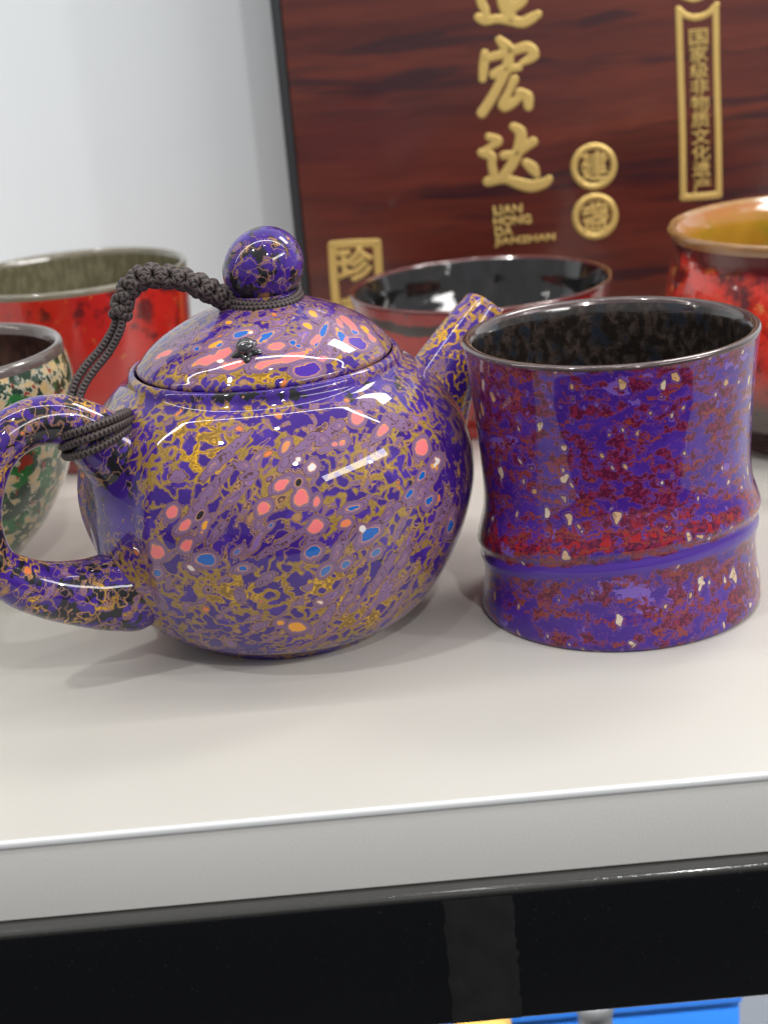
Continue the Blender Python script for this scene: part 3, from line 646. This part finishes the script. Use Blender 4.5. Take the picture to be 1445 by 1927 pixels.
# little flower with a bead on the lid
h = lidbv.ray_cast(CAM, ray(464, 660)); hp, hn = h[0], h[1]
if hn.dot(CAM - hp) < 0: hn = -hn
t1 = (Vector(R2) - hn * Vector(R2).dot(hn)).normalized(); t2 = hn.cross(t1)
rows = []
for j in range(9):
    fr = j / 8; row = []
    for i in range(60):
        a = 2 * math.pi * i / 60; R_ = .0041 * (.80 + .20 * math.cos(5 * a + 1.2)) * (1 - .0 * fr) * math.sin(math.pi / 2 * (1 - fr) + .001)
        row.append(hp + t1 * R_ * math.cos(a) + t2 * R_ * math.sin(a) + hn * (-.0004 + .0016 * math.sin(math.pi / 2 * fr)))
    rows.append([tuple(x) for x in row])
V, Fc, uv = grid(rows, capB=True); M_BKG = simple("black_glass_glaze", (.012, .012, .014), .15, 1, vary=.3)
sub('vent_flower', V, Fc, M_BKG)
rows = []
for j in range(12):
    b = -math.pi / 2 + math.pi * (j + .02) / 11.04
    rows.append([tuple(hp + hn * (.0018 + .0017 * math.sin(b)) + (t1 * math.cos(a) + t2 * math.sin(a)) * .0024 * math.cos(b)) for a in np.linspace(0, 2 * math.pi, 24, endpoint=False)])
V, Fc, uv = grid(rows, capA=True, capB=True); sub('vent_bead', V, Fc, simple("grey_glass_bead", (.04, .04, .045), .12, 1))

# handle and spout
def plane_pt(r, z): return Vector((TX, TY, 0)) + HD * r + Vector((0, 0, z))
hpts = [(.0340, .0500, .0120), (.0420, .0555, .0108), (.0475, .0610, .0088), (.0525, .0663, .0072), (.0585, .0700, .0063), (.0668, .0706, .0059), (.0752, .0668, .0060), (.0805, .0590, .0061), (.0825, .0490, .0057), (.0805, .0390, .0055), (.0750, .0327, .0063), (.0680, .0283, .0072), (.0604, .0252, .0084), (.0530, .0231, .0099), (.0460, .0220, .0110), (.040, .021, .009)]
q = cr([(*plane_pt(r, z), rr) for r, z, rr in hpts], 150)
P = tube(q[:, :3], q[:, 3], 64); V, Fc, uv = grid(P, capA=True, capB=True, uscale=.04 / 64, vscale=.0018)
M_H = lacquer_pot("handle_lacquer", -.026, -.075, .30, False, 2.9, 1.2)
handle = mesh_obj('handle', V, Fc, M_H, pot, uv)
spts = [(-.0400, .0330, .0170), (-.0470, .0420, .0140), (-.0525, .0500, .0112), (-.0585, .0575, .0094), (-.0645, .0640, .0081), (-.0695, .0690, .0070), (-.0730, .0722, .0063)]
q = cr([(*plane_pt(r, z), rr) for r, z, rr in spts], 90)
P = tube(q[:, :3], q[:, 3], 56)
# level off the tip and turn it inwards
zt = .0735
end = P[-1].copy(); c0 = end.mean(0)
inn = [c0 + (end - c0) * k for k in (.96, .86, .74)]
inner = [q[-1 - 6 * j, :3] + (P[-1 - 6 * j] - q[-1 - 6 * j, :3]) * .70 for j in range(1, 6)]
lip = c0 + (end - c0) * .93 + (q[-1, :3] - q[-3, :3]) * .5
P2 = np.concatenate([P, lip[None], inn[2][None], np.array(inner)])
V, Fc, uv = grid(P2, capA=True, uscale=.04 / 56, vscale=.0008)
spout = mesh_obj('spout', V, Fc, lacquer_pot("spout_lacquer", .012, -.06, 0, False, 6.3, 1.3), pot, uv)

# ------------------------------------------------------------------ CORD
n = NT("brown_braided_cord"); uvn = n.uv(); sx = n.node('ShaderNodeSeparateXYZ', Vector=uvn).outputs
# uv: x turns round the strand, y metres along
a = n.math('SINE', n.math('ADD', n.math('MULTIPLY', sx[1], 6283 / 1.1), n.math('MULTIPLY', sx[0], 6.2832 * 2)))
b = n.math('SINE', n.math('SUBTRACT', n.math('MULTIPLY', sx[1], 6283 / 1.1), n.math('MULTIPLY', sx[0], 6.2832 * 2)))
hgt = n.math('MAXIMUM', a, b)
c = n.mix(n.step(hgt, -.1, .9), (.011, .008, .008), (.080, .058, .056)); n.bump(hgt, .00012, .9); M_CORD = n.out(c, .55, 0)
cord = thing('knotted_cord', 'dark brown knotted cord tying the lid knob to the handle', 'cord', (TX, TY, .07))
RC = .00105
def strand(name, pts, rad=RC, closed=False, nn=120, m=None):
    q = cr(pts, nn, closed); L = np.linalg.norm(np.diff(q, axis=0), axis=1).sum() / nn
    V, Fc, uv = grid(tube(q, rad, 14, closed), True, closed, not closed, not closed, 1 / 14, L)
    return mesh_obj(name, V, Fc, M_CORD, cord, uv)
# two turns round the knob's neck
for dz, rr, s0 in ((.0895, .0092, .3), (.0880, .0096, 1.9)):
    pts = [(TX + .0016 + (rr + .0001 * math.sin(3 * a)) * math.cos(a), TY + rr * math.sin(a), dz + .0006 * math.sin(a + s0) + .0004 * math.sin(2 * a)) for a in np.linspace(0, 2 * math.pi, 24, endpoint=False)]
    strand('neck_loop', pts, RC * .95, True)
# knotted length
kp_ = [(436, 562, .403), (412, 556, .400), (385, 542, .398), (350, 527, .397), (310, 520, .396), (272, 521, .396), (245, 540, .396), (232, 566, .396), (226, 596, .396)]
spine = cr([tuple(aty(px, py, y)) for px, py, y in kp_], 200)
s = np.r_[0, np.cumsum(np.linalg.norm(np.diff(spine, axis=0), axis=1))]
NK = 10
strand('core_strand', spine[::12], RC * 1.2)
for k in range(NK):
    t = (k + .5) / NK; i = int(t * 199); i0, i1 = max(0, i - 3), min(199, i + 3)
    T = spine[i1] - spine[i0]; T /= np.linalg.norm(T)
    up = np.array([0, -1., 0]); N1 = np.cross(T, up); N1 /= np.linalg.norm(N1); N2 = np.cross(N1, T)
    Vs, Fs, Us = [], [], []
    jr = random.Random(k); jx = jr.uniform(.9, 1.12)
    for sgn in (1, -1):
        loop = []
        for a in np.linspace(0, 2 * math.pi, 16, endpoint=False):
            rr = .0016 * jx
            loop.append(spine[i] + N1 * rr * math.cos(a) * 1.12 + N2 * rr * math.sin(a) + T * (.0015 * sgn * math.cos(a + .4) + .0002 * sgn))
        q = cr(loop, 34, True); v, f, u = grid(tube(q, 0.0015 if t < .85 else .00135, 12, True), True, True, uscale=1 / 12, vscale=.0004)
        o = len(Vs); Vs += [tuple(x) for x in v]; Fs += [tuple(j + o for j in g_) for g_ in f]; Us += u
    mesh_obj('knot', Vs, Fs, M_CORD, cord, Us)
# two strands down behind the handle
strand('strand', [tuple(aty(px, py, y)) for px, py, y in [(222, 590, .396), (212, 620, .396), (190, 655, .395), (160, 690, .393), (140, 725, .391), (132, 765, .389), (140, 800, .388)]])
strand('strand', [tuple(aty(px, py, y)) for px, py, y in [(232, 590, .395), (226, 622, .3945), (205, 662, .394), (176, 698, .392), (156, 730, .390), (146, 765, .388), (150, 800, .387)]])
# turns round the root of the handle
def wrap(p0, p1, fwd, back, bow):
    """closed loop seen from p0 (left) to p1 (right), bulging fwd metres towards the viewer and back behind"""
    yc = .3765
    a0 = aty(*p0, yc + .000); a1 = aty(*p1, yc + .002); c = (a0 + a1) / 2; h = (a1 - a0) / 2
    pts = []
    for a in np.linspace(0, 2 * math.pi, 20, endpoint=False):
        y = -math.sin(a) * (fwd if math.sin(a) > 0 else back)
        p = c + h * math.cos(a) + Vector((0, y, 0)) + Vector((0, 0, -bow * math.sin(a))) + Vector((0, 0, y * -.25))
        pts.append(tuple(p))
    strand('wrap_loop', pts, RC, True, 160)
wrap((110, 822), (240, 776), .0110, .010, .0006)
wrap((118, 838), (243, 790), .0112, .010, .0008)
wrap((124, 852), (243, 802), .0108, .010, .0022)
